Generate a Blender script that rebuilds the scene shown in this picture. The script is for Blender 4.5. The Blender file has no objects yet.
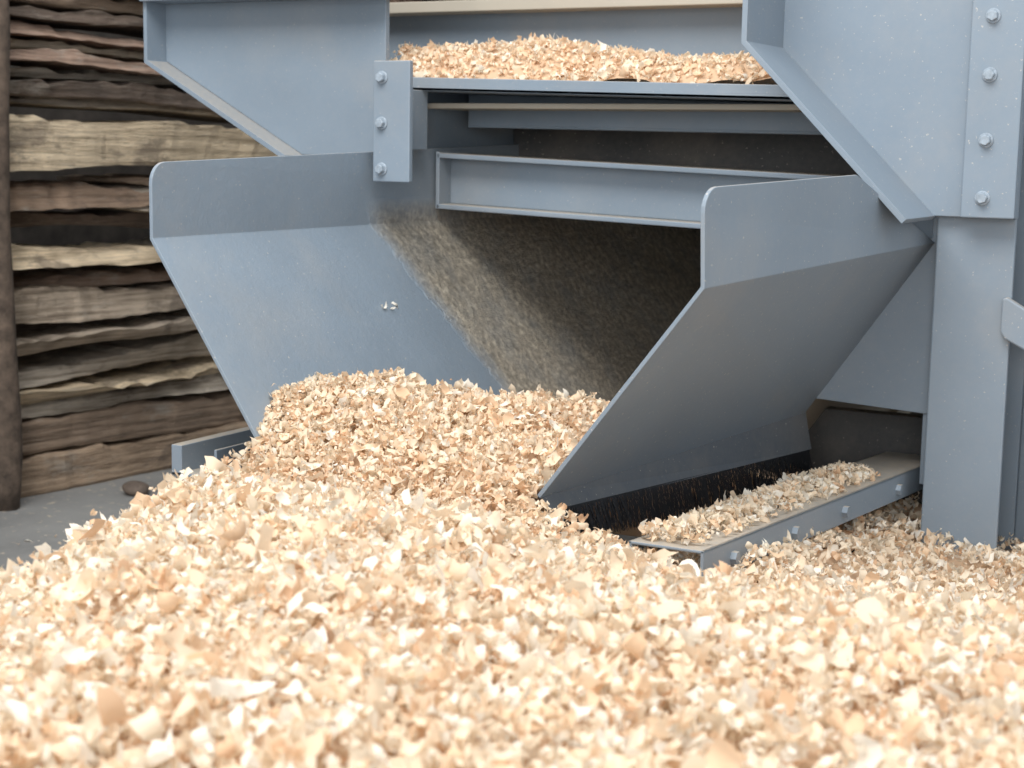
import bpy, bmesh, math, random
import numpy as np
from mathutils import Matrix, Vector, noise
random.seed(4); rng=np.random.default_rng(7)
scene=bpy.context.scene
scene.view_settings.view_transform='Standard'

# ------------------------------------------------------------ helpers
def link(o,parent=None):
    scene.collection.objects.link(o)
    if parent: o.parent=parent
    return o
def empty(name):
    e=bpy.data.objects.new(name,None); return link(e)
def mesh_obj(name,verts,faces,mat,parent=None,bevel=0,smooth=False,solid=0):
    me=bpy.data.meshes.new(name); me.from_pydata([tuple(v) for v in verts],[],faces); me.update()
    bm=bmesh.new(); bm.from_mesh(me)
    if not solid: bmesh.ops.recalc_face_normals(bm,faces=bm.faces)
    bm.to_mesh(me); bm.free()
    o=bpy.data.objects.new(name,me); me.materials.append(mat); link(o,parent)
    if smooth:
        for p in me.polygons: p.use_smooth=True
    if solid:
        m=o.modifiers.new("s",'SOLIDIFY'); m.thickness=solid; m.offset=0
    if bevel:
        m=o.modifiers.new("b",'BEVEL'); m.width=bevel; m.segments=2; m.limit_method='ANGLE'
    return o
def boxvf(b,V,F):
    x0,x1,y0,y1,z0,z1=b; n=len(V)
    V+= [(x0,y0,z0),(x1,y0,z0),(x1,y1,z0),(x0,y1,z0),(x0,y0,z1),(x1,y0,z1),(x1,y1,z1),(x0,y1,z1)]
    F+= [tuple(n+i for i in f) for f in [(0,3,2,1),(4,5,6,7),(0,1,5,4),(1,2,6,5),(2,3,7,6),(3,0,4,7)]]
def boxes(name,bs,mat,parent,bevel=0.003):
    V=[];F=[]
    for b in bs: boxvf(b,V,F)
    return mesh_obj(name,V,F,mat,parent,bevel)
def beam_tilt(name,secs,x0,x1,dz,mat,parent,bevel=0.003):
    V=[];F=[]
    for (y0,y1,z0,z1) in secs:
        n=len(V)
        V+=[(x0,y0,z0),(x1,y0,z0-dz),(x1,y1,z0-dz),(x0,y1,z0),(x0,y0,z1),(x1,y0,z1-dz),(x1,y1,z1-dz),(x0,y1,z1)]
        F+=[tuple(n+i for i in f) for f in [(0,3,2,1),(4,5,6,7),(0,1,5,4),(1,2,6,5),(2,3,7,6),(3,0,4,7)]]
    return mesh_obj(name,V,F,mat,parent,bevel)
def plateXZ(name,pts,y0,y1,mat,parent,bevel=0.002):
    n=len(pts); V=[(x,y0,z) for x,z in pts]+[(x,y1,z) for x,z in pts]
    F=[tuple(range(n)),tuple(range(2*n-1,n-1,-1))]+[(i,(i+1)%n,n+(i+1)%n,n+i) for i in range(n)]
    return mesh_obj(name,V,F,mat,parent,bevel)

def newmat(name):
    m=bpy.data.materials.new(name); m.use_nodes=True; nt=m.node_tree
    return m,nt,nt.nodes["Principled BSDF"]
def N(nt,t,**k):
    n=nt.nodes.new(t)
    for a,b in k.items(): setattr(n,a,b)
    return n
def noise_n(nt,coord,scale,detail=5,rough=.6,mapscale=None):
    if mapscale:
        mp=N(nt,'ShaderNodeMapping'); mp.inputs['Scale'].default_value=mapscale
        nt.links.new(coord,mp.inputs[0]); coord=mp.outputs[0]
    n=N(nt,'ShaderNodeTexNoise'); n.inputs['Scale'].default_value=scale
    n.inputs['Detail'].default_value=detail; n.inputs['Roughness'].default_value=rough
    nt.links.new(coord,n.inputs['Vector']); return n.outputs['Fac']
def ramp(nt,fac,stops):
    r=N(nt,'ShaderNodeValToRGB'); e=r.color_ramp.elements
    while len(e)<len(stops): e.new(.5)
    for el,(p,c) in zip(e,stops):
        el.position=p; el.color=(*c,1) if len(c)==3 else c
    nt.links.new(fac,r.inputs[0]); return r.outputs[0]
def mix(nt,fac,a,b,mode='MIX'):
    m=N(nt,'ShaderNodeMix',data_type='RGBA',blend_type=mode)
    for s,v in ((0,fac),(6,a),(7,b)):
        if isinstance(v,bpy.types.NodeSocket): nt.links.new(v,m.inputs[s])
        elif s==0: m.inputs[0].default_value=v
        else: m.inputs[s].default_value=(*v,1)
    return m.outputs[2]
def math_n(nt,op,a,b=None,clamp=False):
    m=N(nt,'ShaderNodeMath',operation=op,use_clamp=clamp)
    for i,v in enumerate((a,b)):
        if v is None: continue
        if isinstance(v,bpy.types.NodeSocket): nt.links.new(v,m.inputs[i])
        else: m.inputs[i].default_value=v
    return m.outputs[0]
def bump(nt,bsdf,h,strength,dist):
    b=N(nt,'ShaderNodeBump'); b.inputs['Strength'].default_value=strength; b.inputs['Distance'].default_value=dist
    nt.links.new(h,b.inputs['Height']); nt.links.new(b.outputs[0],bsdf.inputs['Normal'])

DUST=(.50,.42,.32)
def paint(name,base,rough=.42,updust=.8,trough=None):
    m,nt,b=newmat(name)
    g=N(nt,'ShaderNodeNewGeometry'); pos=g.outputs['Position']
    big=noise_n(nt,pos,2.2,4); fine=noise_n(nt,pos,60,4,.7); spk=noise_n(nt,pos,140,2,.5)
    smear=noise_n(nt,pos,3,5,.6)
    c=mix(nt,ramp(nt,big,[(.3,(0,0,0)),(.7,(1,1,1))]),tuple(x*.92 for x in base),tuple(min(1,x*1.06) for x in base))
    c=mix(nt,ramp(nt,smear,[(.5,(0,0,0)),(.75,(.14,.14,.14))]),c,DUST)
    c=mix(nt,math_n(nt,'MULTIPLY',fine,.12),c,DUST)
    c=mix(nt,ramp(nt,spk,[(.69,(0,0,0)),(.76,(.55,.55,.55))]),c,(.62,.56,.48))
    sx=N(nt,'ShaderNodeSeparateXYZ'); nt.links.new(g.outputs['Normal'],sx.inputs[0])
    up=ramp(nt,sx.outputs[2],[(.75,(0,0,0)),(.97,(1,1,1))])
    upf=math_n(nt,'MULTIPLY',up,math_n(nt,'MULTIPLY',ramp(nt,fine,[(.3,(.6,.6,.6)),(.6,(1,1,1))]),updust))
    c=mix(nt,upf,c,DUST)
    hgt=fine
    if trough:
        y0,y1=trough
        sp=N(nt,'ShaderNodeSeparateXYZ'); nt.links.new(pos,sp.inputs[0])
        yy=math_n(nt,'ADD',sp.outputs[1],math_n(nt,'MULTIPLY',math_n(nt,'SUBTRACT',noise_n(nt,pos,8,5,.7),.5),.12))
        zz=math_n(nt,'MULTIPLY',math_n(nt,'SUBTRACT',sp.outputs[2],1.09),.45)
        yy=math_n(nt,'ADD',yy,zz)
        mr=N(nt,'ShaderNodeMapRange'); mr.inputs[1].default_value=y0; mr.inputs[2].default_value=y1
        nt.links.new(yy,mr.inputs[0])
        grit=noise_n(nt,pos,50,7,.8); clod=noise_n(nt,pos,9,4,.6)
        dc=ramp(nt,grit,[(.38,(.27,.235,.185)),(.5,(.48,.42,.33)),(.62,(.80,.72,.58))])
        dc=mix(nt,ramp(nt,clod,[(.45,(0,0,0)),(.7,(.35,.35,.35))]),dc,tuple(x*.95 for x in base))
        fz=N(nt,'ShaderNodeMapRange'); fz.inputs[1].default_value=1.16; fz.inputs[2].default_value=1.07
        nt.links.new(sp.outputs[2],fz.inputs[0])
        f=math_n(nt,'MULTIPLY',math_n(nt,'MULTIPLY',mr.outputs[0],fz.outputs[0]),.95)
        c=mix(nt,f,c,dc)
        hgt=math_n(nt,'MULTIPLY',grit,math_n(nt,'ADD',math_n(nt,'MULTIPLY',f,6.0),.3))
        bump(nt,b,hgt,.8,.008)
    else: bump(nt,b,hgt,.10,.002)
    nt.links.new(c,b.inputs['Base Color'])
    rr=ramp(nt,big,[(.3,(rough-.08,)*3),(.7,(rough+.08,)*3)]); nt.links.new(rr,b.inputs['Roughness'])
    b.inputs['Specular IOR Level'].default_value=.4
    return m
BL=(.192,.248,.308)
M_paint=paint("painted_steel",BL)
M_wing=paint("painted_steel_wing",BL,.42,.5,trough=(3.57,3.66))
M_wingR=paint("painted_steel_wing_r",tuple(x*.97 for x in BL),.45,.5)
M_dusty=paint("dusty_steel",(.44,.40,.33),.7)
M_shade=paint("shade_dark_steel",(.035,.042,.05),.6,.3)  # near-black colour carrying the shade of unlit recesses
M_skirt=paint("skirt_shaded_steel",(.07,.088,.11),.5,.3)  # machine paint darkened, shade of the steep skirt put into its colour
def simple(name,c,rough=.7,scale=20,var=.3,bs=.2):
    m,nt,b=newmat(name); g=N(nt,'ShaderNodeNewGeometry')
    f=noise_n(nt,g.outputs['Position'],scale,6,.65)
    nt.links.new(ramp(nt,f,[(.3,tuple(x*(1-var) for x in c)),(.7,tuple(min(1,x*(1+var)) for x in c))]),b.inputs['Base Color'])
    b.inputs['Roughness'].default_value=rough; bump(nt,b,f,bs,.005); return m
M_bolt=simple("bolt_steel",(.28,.33,.38),.4,90,.25,.1)
M_bristle=simple("brush_bristle",(.014,.015,.018),.6,60)

# ------------------------------------------------------------ shed
def concrete():
    m,nt,b=newmat("concrete_floor"); g=N(nt,'ShaderNodeNewGeometry'); p=g.outputs['Position']
    a=noise_n(nt,p,1.5,6,.65); f=noise_n(nt,p,45,5,.7); s=noise_n(nt,p,26,3,.6)
    c=ramp(nt,a,[(.3,(.14,.143,.146)),(.7,(.29,.29,.28))])
    c=mix(nt,math_n(nt,'MULTIPLY',f,.4),c,(.30,.28,.25))
    c=mix(nt,ramp(nt,s,[(.60,(0,0,0)),(.70,(.75,.75,.75))]),c,(.52,.44,.33))
    nt.links.new(c,b.inputs['Base Color']); b.inputs['Roughness'].default_value=.8; bump(nt,b,f,.4,.006); return m
boxes("floor",[(-7,4,-3,9,-.1,0)],concrete(),None,0)
M_wall=simple("weathered_boards",(.06,.05,.042),.9,6,.5)
boxes("wall_left",[(-6.1,-6.0,-3,9,0,4)],M_wall,None,0)
boxes("wall_back",[(-6,4,8.6,8.7,0,4)],M_wall,None,0)

# ------------------------------------------------------------ timber stack
def wood_mat():
    m,nt,b=newmat("rough_sawn_timber"); tc=N(nt,'ShaderNodeTexCoord')
    mp=N(nt,'ShaderNodeMapping'); mp.inputs['Rotation'].default_value=(0,0,math.radians(9.8)); nt.links.new(tc.outputs['Object'],mp.inputs[0]); p=mp.outputs[0]
    at=N(nt,'ShaderNodeAttribute',attribute_name="tint")
    gr=noise_n(nt,p,1,8,.72,(9,1.6,40)); g2=noise_n(nt,p,3.4,7,.7,(1,.8,1.8)); fi=noise_n(nt,p,1,6,.75,(60,9,170))
    c=mix(nt,ramp(nt,gr,[(.38,(0,0,0)),(.58,(1,1,1))]),(.50,.46,.41),(1.28,1.25,1.20))
    c=mix(nt,1,at.outputs['Color'],c,'MULTIPLY')
    c=mix(nt,ramp(nt,g2,[(.55,(0,0,0)),(.63,(.6,.6,.6))]),c,(.13,.10,.08))
    c=mix(nt,ramp(nt,g2,[(.32,(.55,.55,.55)),(.42,(0,0,0))]),c,(.50,.455,.39))
    c=mix(nt,ramp(nt,fi,[(.55,(0,0,0)),(.68,(.45,.45,.45))]),c,(.55,.49,.41))
    c=mix(nt,ramp(nt,fi,[(.32,(.6,.6,.6)),(.42,(0,0,0))]),c,(.05,.042,.035))
    nt.links.new(c,b.inputs['Base Color']); b.inputs['Roughness'].default_value=.88
    bump(nt,b,math_n(nt,'ADD',math_n(nt,'ADD',gr,fi),g2),1.0,.018); return m
M_wood=wood_mat()
SO=Vector((-4.32,4.15,0)); SD=Vector((.17,.985,0)); SN=Vector((.985,-.17,0))
slabV=[];slabF=[];slabC=[]
def slab(s0,s1,o,w,za0,za1,zb0,zb1,col,seed,rag=.024,nst=90):
    base=len(slabV)
    for i in range(nst+1):
        t=i/nst; s=s0+(s1-s0)*t
        nz=lambda k,fr=1.7:noise.noise(Vector((s*fr,seed*3.1+k*7.7,k*1.3)))
        hi=lambda k:noise.noise(Vector((s*18,seed*5.1+k*3.7,k*2.3)))
        e=min(1,t*12,(1-t)*12+.25); e=.35+.65*e
        zb=za0+(zb0-za0)*t+nz(1)*rag; zt=za1+(zb1-za1)*t+nz(2)*rag*1.6+hi(2)*rag*.8
        zm=(zb+zt)/2; zb=zm+(zb-zm)*e; zt=zm+(zt-zm)*e; h=zt-zb
        f=o+nz(3)*.05+hi(4)*.010; lean=.09*nz(9,.8)
        pr=[(f-w,zb),(f-.006-lean,zb+hi(5)*.006),(f-lean*.6,zb+h*.10),(f+hi(6)*.008,zb+h*.5),(f+lean*.6,zb+h*.92),(f-.008+lean,zt),(f-w,zt)]
        for (q,z) in pr:
            p=SO+SD*s+SN*q; slabV.append((p.x,p.y,max(z,0.001)))
            k=1.0+.25*hi(8); slabC.append((col[0]*k,col[1]*k,col[2]*k,1))
    m=7
    for i in range(nst):
        for j in range(m):
            a=base+i*m+j;b=base+i*m+(j+1)%m
            slabF.append((a,b,b+m,a+m))
    slabF.append(tuple(base+j for j in range(m))); slabF.append(tuple(base+nst*m+j for j in reversed(range(m))))
TAN=(.72,.59,.42);GRY=(.47,.42,.36);BRN=(.36,.27,.20);DRK=(.17,.13,.105);RED=(.39,.27,.21);PAL=(.66,.57,.45)
L=[(-1.0,3.2,.03,.5,.00,.135,.00,.14,(.43,.32,.23)),
 (-1.1,3.3,.00,.5,.145,.27,.15,.30,(.32,.24,.18)),
 (-1.0,1.3,.02,.4,.275,.32,.31,.37,GRY),
 (1.2,3.2,.05,.4,.31,.35,.30,.36,PAL),
 (-.6,3.0,.05,.4,.325,.365,.405,.45,TAN),
 (-1.0,2.8,-.02,.4,.375,.45,.475,.54,GRY),
 (-1.0,1.6,.06,.4,.455,.505,.59,.65,(.44,.37,.30)),
 (1.0,3.2,.0,.4,.56,.63,.52,.60,GRY),
 (-1.1,3.2,-.15,.35,.54,.59,.63,.67,DRK),
 (-1.0,1.35,.03,.4,.62,.745,.65,.72,(.48,.40,.32)),
 (1.1,3.3,-.03,.4,.68,.77,.65,.74,BRN),
 (-1.0,2.9,-.06,.4,.755,.80,.73,.79,(.34,.25,.20)),
 (-1.0,.95,.05,.4,.83,1.02,.83,.88,TAN),
 (.9,3.3,-.04,.4,.81,.93,.80,.90,GRY),
 (-1.1,3.3,-.10,.4,1.0,1.04,.93,.98,DRK),
 (-1.0,.75,.02,.35,1.05,1.20,1.04,1.12,(.31,.22,.16)),
 (.5,3.3,.0,.4,1.03,1.11,1.0,1.08,GRY),
 (.6,3.2,-.03,.4,1.12,1.17,1.08,1.13,BRN),
 (-1.0,1.7,.06,.45,1.20,1.45,1.19,1.30,(.70,.58,.42)),
 (1.5,3.3,-.02,.4,1.16,1.28,1.13,1.25,GRY),
 (-1.0,3.1,-.02,.4,1.465,1.495,1.34,1.38,(.50,.44,.37)),
 (-1.0,2.2,.05,.4,1.50,1.54,1.39,1.45,DRK),
 (-1.0,3.2,-.03,.4,1.55,1.58,1.46,1.50,GRY),
 (-1.1,2.5,.04,.4,1.595,1.63,1.51,1.56,RED),
 (-1.0,3.2,-.05,.4,1.645,1.67,1.57,1.60,PAL),
 (-1.1,2.9,.02,.4,1.685,1.735,1.61,1.66,RED),
 (-1.0,2.9,.05,.4,1.75,1.79,1.67,1.72,DRK),
 (-1.0,3.2,.0,.4,1.805,1.85,1.73,1.78,BRN),
 (-1.0,3.2,.03,.4,1.865,1.93,1.79,1.86,GRY),
 (-1.0,3.2,.0,.4,1.94,2.02,1.87,1.95,RED),
 (-1.0,3.2,.0,.4,2.03,2.14,1.96,2.08,BRN)]
for i,a in enumerate(L): slab(*a,seed=i+1)
o=mesh_obj("stacked_timber_slabs",slabV,slabF,M_wood)
ca=o.data.color_attributes.new("tint",'FLOAT_COLOR','POINT'); ca.data.foreach_set("color",[c for q in slabC for c in q])
V=[];F=[];n=10
for i in range(30):
    z=.0+i*.085
    cx,cy=-4.20+.012*math.sin(i*.4),4.06
    for k in range(n):
        a=k/n*2*math.pi; r=.052+.009*noise.noise(Vector((math.cos(a)*2,math.sin(a)*2,z*3)))
        V.append((cx+r*math.cos(a),cy+r*math.sin(a),z))
for i in range(29):
    for k in range(n): F.append((i*n+k,i*n+(k+1)%n,(i+1)*n+(k+1)%n,(i+1)*n+k))
F+= [tuple(range(n)),tuple(29*n+k for k in range(n))]
mesh_obj("timber_post",V,F,simple("dark_bark",(.09,.065,.048),.9,18,.6,.8),smooth=True)
bm=bmesh.new(); bmesh.ops.create_icosphere(bm,subdivisions=3,radius=.045)
for v in bm.verts:
    k=1+.25*noise.noise(v.co*22); v.co=Vector((v.co.x*1.2*k,v.co.y*k,v.co.z*.6*k+.024))
me=bpy.data.meshes.new("stone"); bm.to_mesh(me); bm.free(); me.materials.append(simple("stone_mat",(.12,.09,.07),.8,40))
for p in me.polygons:p.use_smooth=True
st=link(bpy.data.objects.new("stone",me)); st.location=(-3.97,4.48,0)

# ------------------------------------------------------------ machine
MC=empty("wood_shavings_machine")
def wing(name,front,rear,yf,yr,mat,r=.045,cut=None):
    ft,fb=front[0],front[1]; V=[];F=[]
    top=[]
    for i in range(7):
        a=math.radians(180-90*i/6); top.append((yf+r+r*math.cos(a),ft[1]-r+r*math.sin(a)))
    def xz(y,k):
        t=(y-yf)/(yr-yf); return front[k][0]+(rear[k][0]-front[k][0])*t, front[k][1]+(rear[k][1]-front[k][1])*t
    V.append((fb[0],yf,fb[1]))
    for (yy,zz) in top:
        x,z=xz(yy,0); V.append((x,yy,zz+(z-ft[1])))
    if cut: x,z=xz(cut,0); V.append((x,cut,z))
    else: V.append((rear[0][0],yr,rear[0][1]))
    V.append((rear[1][0],yr,rear[1][1]))
    n=len(V); F.append(tuple(range(n)))
    prev=(0,n-1)
    for k in range(2,len(front)):
        a=len(V); V.append((front[k][0],yf,front[k][1])); V.append((rear[k][0],yr,rear[k][1]))
        F.append((prev[0],prev[1],a+1,a)); prev=(a,a+1)
    return mesh_obj(name,V,F,mat,MC,bevel=.0015,solid=.009)
wing("chute_wing_left",[(-2.345,1.255),(-2.345,1.09),(-1.91,.45)],[(-2.37,1.38),(-2.36,1.09),(-1.93,.45)],2.71,6.6,M_wing)
wing("chute_wing_right",[(-1.065,1.235),(-1.06,1.055),(-1.385,.63)],[(-.925,1.27),(-.925,1.095),(-1.225,.655)],2.71,3.86,M_wingR,cut=3.38)
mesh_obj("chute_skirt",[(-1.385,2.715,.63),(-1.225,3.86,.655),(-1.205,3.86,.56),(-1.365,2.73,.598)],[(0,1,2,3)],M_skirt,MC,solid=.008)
mesh_obj("trough_side_right",[(-.93,3.87,1.10),(-.93,6.6,1.10),(-1.38,6.6,.45),(-1.38,3.87,.45)],[(0,1,2,3)],M_dusty,MC,solid=.006)
boxes("trough_floor",[(-1.95,-1.35,3.3,6.6,.42,.45)],M_dusty,MC)
boxes("trough_back_wall",[(-2.5,-.9,6.6,6.63,.3,1.9)],M_dusty,MC)
boxes("added_shade_roof",[(-2.5,-.9,3.9,6.6,1.405,1.42)],M_dusty,MC)  # unseen roof added to keep the trough dark, pale underside for bounce
boxes("gap_shade_sheet",[(-2.37,-.93,4.42,4.44,1.24,1.405)],M_shade,MC)  # dark sheet standing in for the shade in the gap below the tray
boxes("inner_side_left",[(-2.40,-2.375,3.80,6.6,1.2,1.46)],M_paint,MC)
boxes("inner_side_right",[(-.93,-.91,3.87,6.6,.5,1.9)],M_paint,MC)
plateXZ("infill_plate",[(-.925,1.11),(-1.205,.69),(-.89,.675),(-.89,1.11)],3.865,3.875,M_paint,MC)
V=[];F=[]
for i in range(1500):
    t=i/1500+random.uniform(-.001,.001); y=2.74+t*1.11; x=-1.36+t*.155
    z0=.603-.04*t; h=.062+.03*t+random.uniform(-.014,.010); w=.0013; a=random.uniform(-.010,.010)
    n=len(V); V+=[(x,y-w,z0),(x,y+w,z0),(x+.015+a,y+w+a,z0-h),(x+.015+a,y-w+a,z0-h)]; F.append((n,n+1,n+2,n+3))
mesh_obj("brush_strip",V,F,M_bristle,MC)
boxes("lower_shade_panel",[(-1.4,-.86,4.15,4.2,0,.62),(-2.5,-1.4,6.6,6.63,0,.5)],M_shade,MC)  # dark panels, shade of the void below the machine put into colour

beam_tilt("cross_beam",[(3.90,4.06,1.268,1.282),(3.965,3.98,1.14,1.268),(3.90,4.06,1.126,1.14),],-2.335,-.95,.045,M_paint,MC)
plateXZ("cross_beam_end",[(-2.338,1.126),(-2.326,1.126),(-2.326,1.285),(-2.338,1.285)],3.90,4.06,M_paint,MC)
beam_tilt("tray",[(3.77,3.79,1.452,1.488),(3.77,4.60,1.452,1.462)],-2.46,-1.05,.032,M_paint,MC,.002)
beam_tilt("tray_support",[(4.10,4.115,1.362,1.452),(4.10,4.18,1.356,1.364)],-2.35,-.95,.012,M_paint,MC)
boxes("tray_back_panel",[(-3.0,-.9,4.60,4.62,1.42,1.74)],M_paint,MC)
boxes("tray_back_ledge",[(-3.0,-.9,4.50,4.62,1.725,1.76)],M_dusty,MC)
LP=[(-3.19,1.70),(-3.19,1.535),(-2.70,1.27),(-2.42,1.27),(-2.42,1.70)]
plateXZ("gusset_left_web",LP,3.765,3.785,M_paint,MC)
def flange(name,pts,y0,y1,t,mat):
    V=[];F=[];n=len(pts)
    for (x,z) in pts: V+=[(x,y0,z),(x,y1,z)]
    for i in range(n-1): F.append((2*i,2*i+1,2*i+3,2*i+2))
    return mesh_obj(name,V,F,mat,MC,bevel=.001,solid=t)
flange("gusset_left_flange",[(-3.195,2.0),(-3.195,1.53),(-2.70,1.262)],3.68,3.785,.014,M_paint)
boxes("top_channel_left",[(-3.2,-2.38,3.66,3.80,1.70,1.712),(-3.2,-2.38,3.785,3.80,1.70,2.0)],M_paint,MC)
def tab(name,x0,x1,z0,z1,y0,y1,bz,bx,ret):
    boxes(name,[(x0,x1,y0,y0+.018,z0,z1)],M_paint,MC,.003)
    boxes(name+"_return",[ret],M_paint,MC,.002)
    for i,z in enumerate(bz):
        bm=bmesh.new()
        bmesh.ops.create_cone(bm,cap_ends=True,segments=20,radius1=.017,radius2=.017,depth=.004,matrix=Matrix.Translation((bx,y0-.002,z))@Matrix.Rotation(math.pi/2,4,'X'))
        bmesh.ops.create_cone(bm,cap_ends=True,segments=6,radius1=.0135,radius2=.0125,depth=.014,matrix=Matrix.Translation((bx,y0-.010,z))@Matrix.Rotation(math.pi/2,4,'X')@Matrix.Rotation(i*.6,4,'Z'))
        me=bpy.data.meshes.new(name+"_bolt"); bm.to_mesh(me); bm.free(); me.materials.append(M_bolt)
        b=link(bpy.data.objects.new(name+"_bolt_%d"%(i+1),me),MC); md=b.modifiers.new("b",'BEVEL'); md.width=.0015
tab("bolt_tab_left",-2.32,-2.208,1.206,1.517,3.55,3.86,[1.474,1.357,1.239],-2.292,(-2.32,-2.305,3.568,3.80,1.29,1.45))
boxes("column_left",[(-2.56,-2.40,3.87,3.885,0,1.46),(-2.48,-2.465,3.885,4.05,0,1.46),(-2.56,-2.40,4.05,4.065,0,1.46)],M_paint,MC)
RP=[(-1.29,2.0),(-1.29,1.54),(-.91,1.16),(-.80,1.16),(-.80,2.0)]
plateXZ("gusset_right_web",RP,3.755,3.775,M_paint,MC)
flange("gusset_right_flange",[(-1.29,2.0),(-1.29,1.545),(-.905,1.155)],3.50,3.775,.014,M_paint)
tab("bolt_tab_right",-.835,-.715,1.16,2.0,3.725,3.78,[1.61,1.48,1.335,1.205,1.74],-.787,(-.727,-.715,3.743,3.78,1.16,2.0))
boxes("column_right",[(-.90,-.72,3.785,3.80,0,2.1),(-.82,-.805,3.80,4.0,0,2.1),(-.90,-.72,4.0,4.015,0,2.1)],M_paint,MC,.004)
boxes("side_panel",[(-.90,.6,4.03,4.05,0,2.1)],M_paint,MC)
boxes("side_panel_rib",[(-.66,-.64,3.90,4.03,.0,2.1)],M_paint,MC)
plateXZ("latch_plate",[(-.737,.975),(-.727,.98),(-.64,.93),(-.64,.84),(-.727,.885),(-.737,.90)],3.76,3.785,M_paint,MC,.004)
def rail(name,xf,xb,yf,yb,zf,zb,secs):
    V=[];F=[]
    for (a,b,c,d) in secs:
        n=len(V)
        V+=[(xf-a,yf,zf+c),(xf-b,yf,zf+c),(xb-b,yb,zb+c),(xb-a,yb,zb+c),(xf-a,yf,zf+d),(xf-b,yf,zf+d),(xb-b,yb,zb+d),(xb-a,yb,zb+d)]
        F+=[tuple(n+i for i in f) for f in [(0,3,2,1),(4,5,6,7),(0,1,5,4),(1,2,6,5),(2,3,7,6),(3,0,4,7)]]
    mesh_obj(name,V,F,M_paint,MC,.002)
rail("bottom_rail_right",-1.02,-.925,2.66,4.1,.582,.53,[(0,.15,-.006,0),(0,.007,-.062,0),(.143,.15,-.045,.0)])
rail("bottom_rail_left",-2.235,-2.235,2.79,4.1,.62,.62,[(0,.008,-.07,0),(0,.13,-.07,-.062),(.10,.13,-.07,0)])
for i,t in enumerate((.09,.30,.50,.75)):
    y=2.66+t*1.44; x=-1.02+t*.095+.004; z=.582-t*.052-.034
    bm=bmesh.new(); bmesh.ops.create_cone(bm,cap_ends=True,segments=6,radius1=.014,radius2=.013,depth=.014,matrix=Matrix.Translation((x,y,z))@Matrix.Rotation(math.pi/2,4,'Y'))
    me=bpy.data.meshes.new("rail_bolt"); bm.to_mesh(me); bm.free(); me.materials.append(M_paint); link(bpy.data.objects.new("rail_bolt_%d"%(i+1),me),MC)

# ------------------------------------------------------------ shavings
CP=np.array([(-1.05,1.0,.74),(-.65,1.23,.74),(-.24,1.47,.74),(-1.35,1.29,.715),(-.84,1.59,.73),(-.32,1.91,.71),
 (-1.67,1.60,.665),(-1.68,1.81,.675),(-1.78,2.09,.69),(-1.82,2.28,.68),(-1.55,2.25,.695),(-1.36,2.28,.675),
 (-1.95,2.50,.60),(-1.7,2.52,.585),(-1.45,2.50,.57),
 (-2.12,2.64,.52),(-2.07,2.72,.69),(-1.98,2.74,.70),(-1.75,2.76,.69),(-1.52,2.78,.66),
 (-2.12,2.82,.755),(-2.02,2.88,.75),(-1.87,2.95,.74),(-1.66,3.0,.755),(-1.45,3.10,.755),(-1.43,2.90,.715),(-2.14,3.0,.745),(-1.9,3.22,.71),
 (-1.25,2.50,.58),(-1.10,2.52,.565),(-.98,2.50,.555),(-.88,2.57,.545),(-.89,3.02,.46),(-.81,3.46,.385),(-.63,3.63,.385),
 (-.5,3.0,.47),(-.3,2.6,.565),(0,2.3,.65),(.4,2.0,.66),(.7,2.6,.52),(.3,3.3,.40),(1.2,2.0,.5),(1.4,3.4,.3),(.1,3.9,.33),(-.75,3.9,.34),
 (0,0,.55),(-.6,.3,.62),(.6,.8,.65),(-1.3,.5,.58),(1.4,.8,.4),
 (-1.95,1.2,.40),(-2.3,1.0,.1),(-2.10,1.75,.34),(-2.45,1.7,.05),(-2.18,2.1,.38),(-2.55,2.2,.02),(-2.25,2.40,.36),(-2.36,2.62,.33),(-2.6,2.7,.08),(-2.42,3.2,.2),(-2.7,3.3,0),(-1.7,.3,.3),(-2.1,.0,0),(-2.16,3.2,.70),
 (-2.1,3.5,.60),(-1.75,3.45,.62),(-1.42,3.6,.60),(-1.7,4.6,.50),
 (-3.2,2.4,-.3),(-3.2,1,-.3),(-3.2,3.6,-.3),(-3,0,-.3),(-1.5,-.8,.1),(0,-1,.2),(1.5,-1,.1),(2,1,.1),(2,3,.1)],float)
D=np.linalg.norm(CP[:,None,:2]-CP[None,:,:2],axis=2)
Wt=np.linalg.solve(D+np.eye(len(CP))*1e-4,CP[:,2]-.3)
def vnoise(x,y,s,seed):
    r=np.random.default_rng(seed).random((256,256)); xs=x/s+500; ys=y/s+500
    xi=np.floor(xs).astype(int); yi=np.floor(ys).astype(int); fx=xs-xi; fy=ys-yi
    fx=fx*fx*(3-2*fx); fy=fy*fy*(3-2*fy); g=lambda a,b:r[a%256,b%256]
    return (g(xi,yi)*(1-fx)+g(xi+1,yi)*fx)*(1-fy)+(g(xi,yi+1)*(1-fx)+g(xi+1,yi+1)*fx)*fy-.5
def H(x,y):
    x=np.asarray(x,float);y=np.asarray(y,float)
    flat=np.stack([x.ravel(),y.ravel()],1); res=np.empty(len(flat))
    for i in range(0,len(flat),20000):
        d=np.linalg.norm(flat[i:i+20000,None,:]-CP[None,:,:2],axis=2); res[i:i+20000]=d@Wt+.3
    out=res.reshape(x.shape)
    return out+.026*vnoise(x,y,.22,1)+.026*vnoise(x,y,.09,2)+.024*vnoise(x,y,.045,3)
def xbw(y): return -1.385+.14*np.clip((y-2.71)/1.15,0,1)
def HL(x,y):
    h=H(x,np.minimum(y,2.58)); k=np.clip((y-2.58)/.25,0,1); low=.455-.07*np.clip(y-2.8,0,1)+.02*vnoise(x,y,.12,9)
    a=h*(1-k)+low*k
    return np.where(x>-1.0,H(x,y),a)
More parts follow.
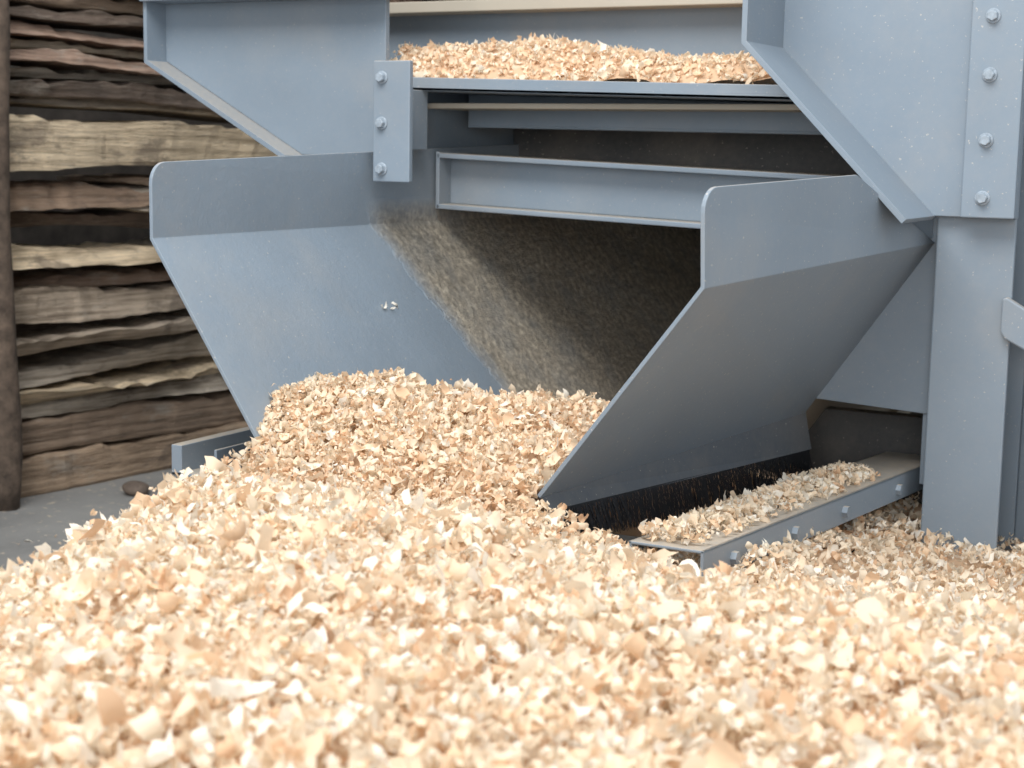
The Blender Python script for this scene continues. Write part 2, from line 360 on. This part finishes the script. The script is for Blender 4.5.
def inside(x,y,z):
    zw=.63+(x-xbw(y))/.325*.43
    return (y<2.69)|(x<xbw(y)-.02)|((z>zw+.03)&(x<-1.08))
def okL(x,y,z):
    xl=-2.345+(1.09-z)*.68
    return ~((y>2.71)&(z>.47)&(x<xl+.004)&(x>xl-.25))
def chips(P,nrm,size,rs,warm):
    n=len(P); nu,nv=6,3
    a=size*rs.lognormal(0,.38,n); a=np.clip(a,size*.4,size*2.1); b=a*rs.uniform(.28,.68,n)
    curl=rs.uniform(1.2,5.8,n)*rs.choice([-1,1],n); twist=rs.normal(0,.5,n)
    u=np.linspace(-.5,.5,nu); v=np.linspace(-.5,.5,nv)
    U,Vv=np.meshgrid(u,v,indexing='ij'); U=U.ravel();Vv=Vv.ravel(); m=nu*nv
    ang=U[None,:]*curl[:,None]; L=a*1.3
    x=np.sin(ang)/curl[:,None]*L[:,None]; z=(1-np.cos(ang))/curl[:,None]*L[:,None]
    rnd=np.sqrt(np.clip(1-(2*np.abs(U[None,:]))**3*rs.uniform(.45,.95,(n,1)),0.02,1))
    taper=1-.4*rs.random(n)[:,None]*(U[None,:]+.5)
    y=Vv[None,:]*b[:,None]*taper*rnd
    ph=rs.uniform(0,6.28,n)[:,None]; ph2=rs.uniform(0,6.28,n)[:,None]
    z=z+.09*a[:,None]*np.sin(U[None,:]*8+ph)*(Vv[None,:]*2)**2 + .35*b[:,None]*(Vv[None,:])**2*rs.normal(0,1.6,(n,1))
    y=y+.10*b[:,None]*np.sin(U[None,:]*7+ph2)
    x=x+rs.normal(0,.02,(n,m))*a[:,None]+.25*rs.normal(0,1,(n,1))*Vv[None,:]*b[:,None]; y=y+rs.normal(0,.045,(n,m))*b[:,None]; z=z+rs.normal(0,.018,(n,m))*a[:,None]+twist[:,None]*U*Vv*a[:,None]
    nn=nrm+rs.normal(0,.62,(n,3)); nn/=np.linalg.norm(nn,axis=1)[:,None]
    t=rs.normal(0,1,(n,3)); t-=nn*(t*nn).sum(1)[:,None]; t/=np.linalg.norm(t,axis=1)[:,None]; bt=np.cross(nn,t)
    W=P[:,None,:]+x[:,:,None]*t[:,None,:]+y[:,:,None]*bt[:,None,:]+z[:,:,None]*nn[:,None,:]
    f=[]
    for i in range(nu-1):
        for j in range(nv-1):
            f.append([i*nv+j,(i+1)*nv+j,(i+1)*nv+j+1,i*nv+j+1])
    Fc=(np.arange(n)[:,None,None]*m+np.array(f)[None]).reshape(-1,4)
    pal=np.array([(.92,.80,.63),(.90,.73,.54),(.87,.63,.42),(.95,.90,.80),(.76,.50,.31)])
    k=rs.choice(5,n,p=warm); c=pal[k]*rs.uniform(.88,1.04,(n,1))
    C=np.ones((n,m,4)); C[:,:,:3]=np.clip(c,0,.96)[:,None,:]
    return W.reshape(-1,3),Fc,C.reshape(-1,4)
def shav_mat():
    m,nt,b=newmat("wood_shaving"); at=N(nt,'ShaderNodeAttribute',attribute_name="tint")
    g=N(nt,'ShaderNodeNewGeometry'); f=noise_n(nt,g.outputs['Position'],160,3,.6)
    c=mix(nt,math_n(nt,'MULTIPLY',f,.2),at.outputs['Color'],(.94,.81,.64))
    nt.links.new(c,b.inputs['Base Color']); b.inputs['Roughness'].default_value=.6; b.inputs['Specular IOR Level'].default_value=.3
    tr=N(nt,'ShaderNodeBsdfTranslucent'); nt.links.new(c,tr.inputs[0])
    mx=N(nt,'ShaderNodeMixShader'); mx.inputs[0].default_value=.34
    nt.links.new(b.outputs[0],mx.inputs[1]); nt.links.new(tr.outputs[0],mx.inputs[2])
    nt.links.new(mx.outputs[0],nt.nodes['Material Output'].inputs[0]); return m
M_sh=shav_mat()
def build(name,parts,parent=None):
    off=0;Vs=[];Fs=[];Cs=[]
    for v,f,c in parts: Vs.append(v);Fs.append(f+off);Cs.append(c);off+=len(v)
    V=np.concatenate(Vs);F=np.concatenate(Fs);C=np.concatenate(Cs)
    me=bpy.data.meshes.new(name); me.vertices.add(len(V)); me.vertices.foreach_set("co",V.astype(np.float32).ravel())
    me.loops.add(F.size); me.loops.foreach_set("vertex_index",F.astype(np.int32).ravel())
    me.polygons.add(len(F)); me.polygons.foreach_set("loop_start",np.arange(0,F.size,4,dtype=np.int32)); 
    me.update(calc_edges=True)
    me.polygons.foreach_set("use_smooth",np.ones(len(F),bool))
    ca=me.color_attributes.new("tint",'FLOAT_COLOR','POINT'); ca.data.foreach_set("color",C.astype(np.float32).ravel())
    me.materials.append(M_sh); o=link(bpy.data.objects.new(name,me),parent); return o
def surf(x0,x1,y0,y1,st,fn,drop,lo=-.03,keep=None):
    xs=np.arange(x0,x1,st); ys=np.arange(y0,y1,st); X,Y=np.meshgrid(xs,ys,indexing='ij'); Z=np.maximum(fn(X,Y)-drop,lo)
    V=np.stack([X.ravel(),Y.ravel(),Z.ravel()],1); nx,ny=len(xs),len(ys)
    I=np.arange(nx*ny).reshape(nx,ny); F=np.stack([I[:-1,:-1],I[1:,:-1],I[1:,1:],I[:-1,1:]],-1).reshape(-1,4)
    if keep is not None:
        k=keep(V[:,0],V[:,1],V[:,2]); F=F[k[F].all(1)]
    return V,F,np.tile(np.array([.78,.53,.34,1.]),(len(V),1))
def nrmf(fn,x,y):
    e=.02; dx=(fn(x+e,y)-fn(x-e,y))/(2*e); dy=(fn(x,y+e)-fn(x,y-e))/(2*e)
    n=np.stack([-dx,-dy,np.ones_like(dx)],1); return n/np.linalg.norm(n,axis=1)[:,None]
def scatter(n,x0,x1,y0,y1,size,warm,rs,lift=.009,fn=H,keep=None):
    x=rs.uniform(x0,x1,n); y=rs.uniform(y0,y1,n); z=fn(x,y); k=(z>-.01)&okL(x,y,z)
    if keep is not None: k&=keep(x,y,z)
    x,y,z=x[k],y[k],z[k]
    nr=nrmf(fn,x,y); P=np.stack([x,y,z+rs.normal(0,lift,len(x))],1); return chips(P,nr,size,rs,warm)
rs=np.random.default_rng(11)
W1=[.33,.28,.11,.23,.05]; W2=[.29,.35,.21,.08,.07]  # W2 is more orange: shadow interreflection on the mound put into chip colours
outer=lambda x,y,z:(x>xbw(y)+.0)
main=lambda x,y,z: inside(x,y,z)|(x>-1.0)
mainL=lambda x,y,z: main(x,y,z)&okL(x,y,z)
parts=[surf(-3.1,1.9,-.9,4.6,.03,H,.026,keep=mainL),
 surf(-1.42,-.95,2.55,4.2,.025,HL,.02,keep=outer),
 scatter(27000,-2.0,.6,.5,2.4,.025,W1,rs,.012),scatter(20000,-2.0,.6,.5,2.4,.014,W1,rs,.012),
 scatter(15000,-2.3,-1.1,2.3,3.7,.021,W2,rs,keep=main),scatter(14000,-2.3,-1.1,2.3,3.7,.014,W2,rs,keep=main),
 scatter(2500,-2.3,-1.9,2.5,3.0,.018,W2,rs,keep=main),
 scatter(11000,-1.0,.6,2.3,4.0,.021,W1,rs),
 scatter(3500,-1.40,-.98,2.4,4.1,.020,W1,rs,fn=HL,keep=lambda x,y,z:outer(x,y,z)&(y>2.55)),
 scatter(12000,-3.0,1.7,-.8,3.9,.023,W1,rs,keep=main)]
build("wood_shavings_pile",parts)
n=420; x=rs.uniform(-3.80,-2.9,n); y=rs.uniform(1.5,5.0,n)
build("scattered_wood_flakes",[chips(np.stack([x,y,np.full(n,.006)],1),np.tile([0,0,1.5],(n,1)),.013,rs,W1)])
def HT(x,y):
    t=(x+2.46)/1.40
    return 1.488-.032*t+.003+np.clip((y-3.785)*.75,0,.080+.022*np.exp(-((t-.25)/.22)**2)-.03*t)+.035*vnoise(x,y,.20,5)+.03*vnoise(x,y,.06,6)
n=9000; x=rs.uniform(-2.46,-1.10,n); y=rs.uniform(3.79,4.58,n)
P=np.stack([x,y,np.maximum(HT(x,y),1.47)],1)
build("wood_shavings_pile.001",[surf(-2.44,-1.08,3.80,4.59,.02,HT,.012,1.45),chips(P,nrmf(HT,P[:,0],P[:,1]),.018,rs,W2)])
n=1500; t=rs.uniform(.0,.72,n); q=np.clip(np.abs(rs.normal(.085,.03,n)),.02,.14)
y=2.68+t*1.4; x=-1.02+(t*1.4/1.44)*.095-q; z=.582-t*.052+.004+rs.random(n)*.03*np.clip((.10-np.abs(q-.085))/.10,0,1)
build("wood_shavings_pile.002",[chips(np.stack([x,y,z],1),np.tile([0,0,1.],(n,1)),.017,rs,W1)])
pts=np.array([(-2.205,3.43,.89),(-2.203,3.46,.887),(-2.206,3.49,.892)])
build("stuck_flakes",[chips(pts,np.tile([.8,0,.55],(len(pts),1)),.022,rs,[0,0,0,1,0])],MC)

# ------------------------------------------------------------ light & camera
w=bpy.data.worlds.new("shed_daylight"); scene.world=w; w.use_nodes=True
bg=w.node_tree.nodes['Background']; bg.inputs[0].default_value=(.90,.95,1,1); bg.inputs[1].default_value=1.0
def area(name,loc,tgt,sx,sy,e,c):
    l=bpy.data.lights.new(name,'AREA'); l.shape='RECTANGLE'; l.size=sx; l.size_y=sy; l.energy=e; l.color=c
    o=link(bpy.data.objects.new(name,l)); o.location=loc
    o.rotation_euler=(Vector(tgt)-Vector(loc)).to_track_quat('-Z','Y').to_euler(); return o
area("skylight",(-1.5,.8,4.7),(-1.8,3.3,.8),3.2,2.2,245,(1,.99,.97))
area("added_front_fill",(.6,-3.6,2.3),(-1.9,4.0,1.0),3.2,2.4,150,(.97,.985,1))  # fill lamp added behind the camera to lift the trough and soften contrast
cam=bpy.data.cameras.new("camera"); co=link(bpy.data.objects.new("camera",cam))
R=Matrix.Rotation(math.radians(28.1),3,'Z')@Matrix.Rotation(math.radians(90-8.4),3,'X')@Matrix.Rotation(math.radians(1.0),3,'Z')
co.matrix_world=Matrix.Translation((0,0,1.3))@R.to_4x4()
cam.sensor_width=36; cam.lens=56.25; cam.dof.use_dof=True; cam.dof.focus_distance=3.3; cam.dof.aperture_fstop=5.6
scene.camera=co
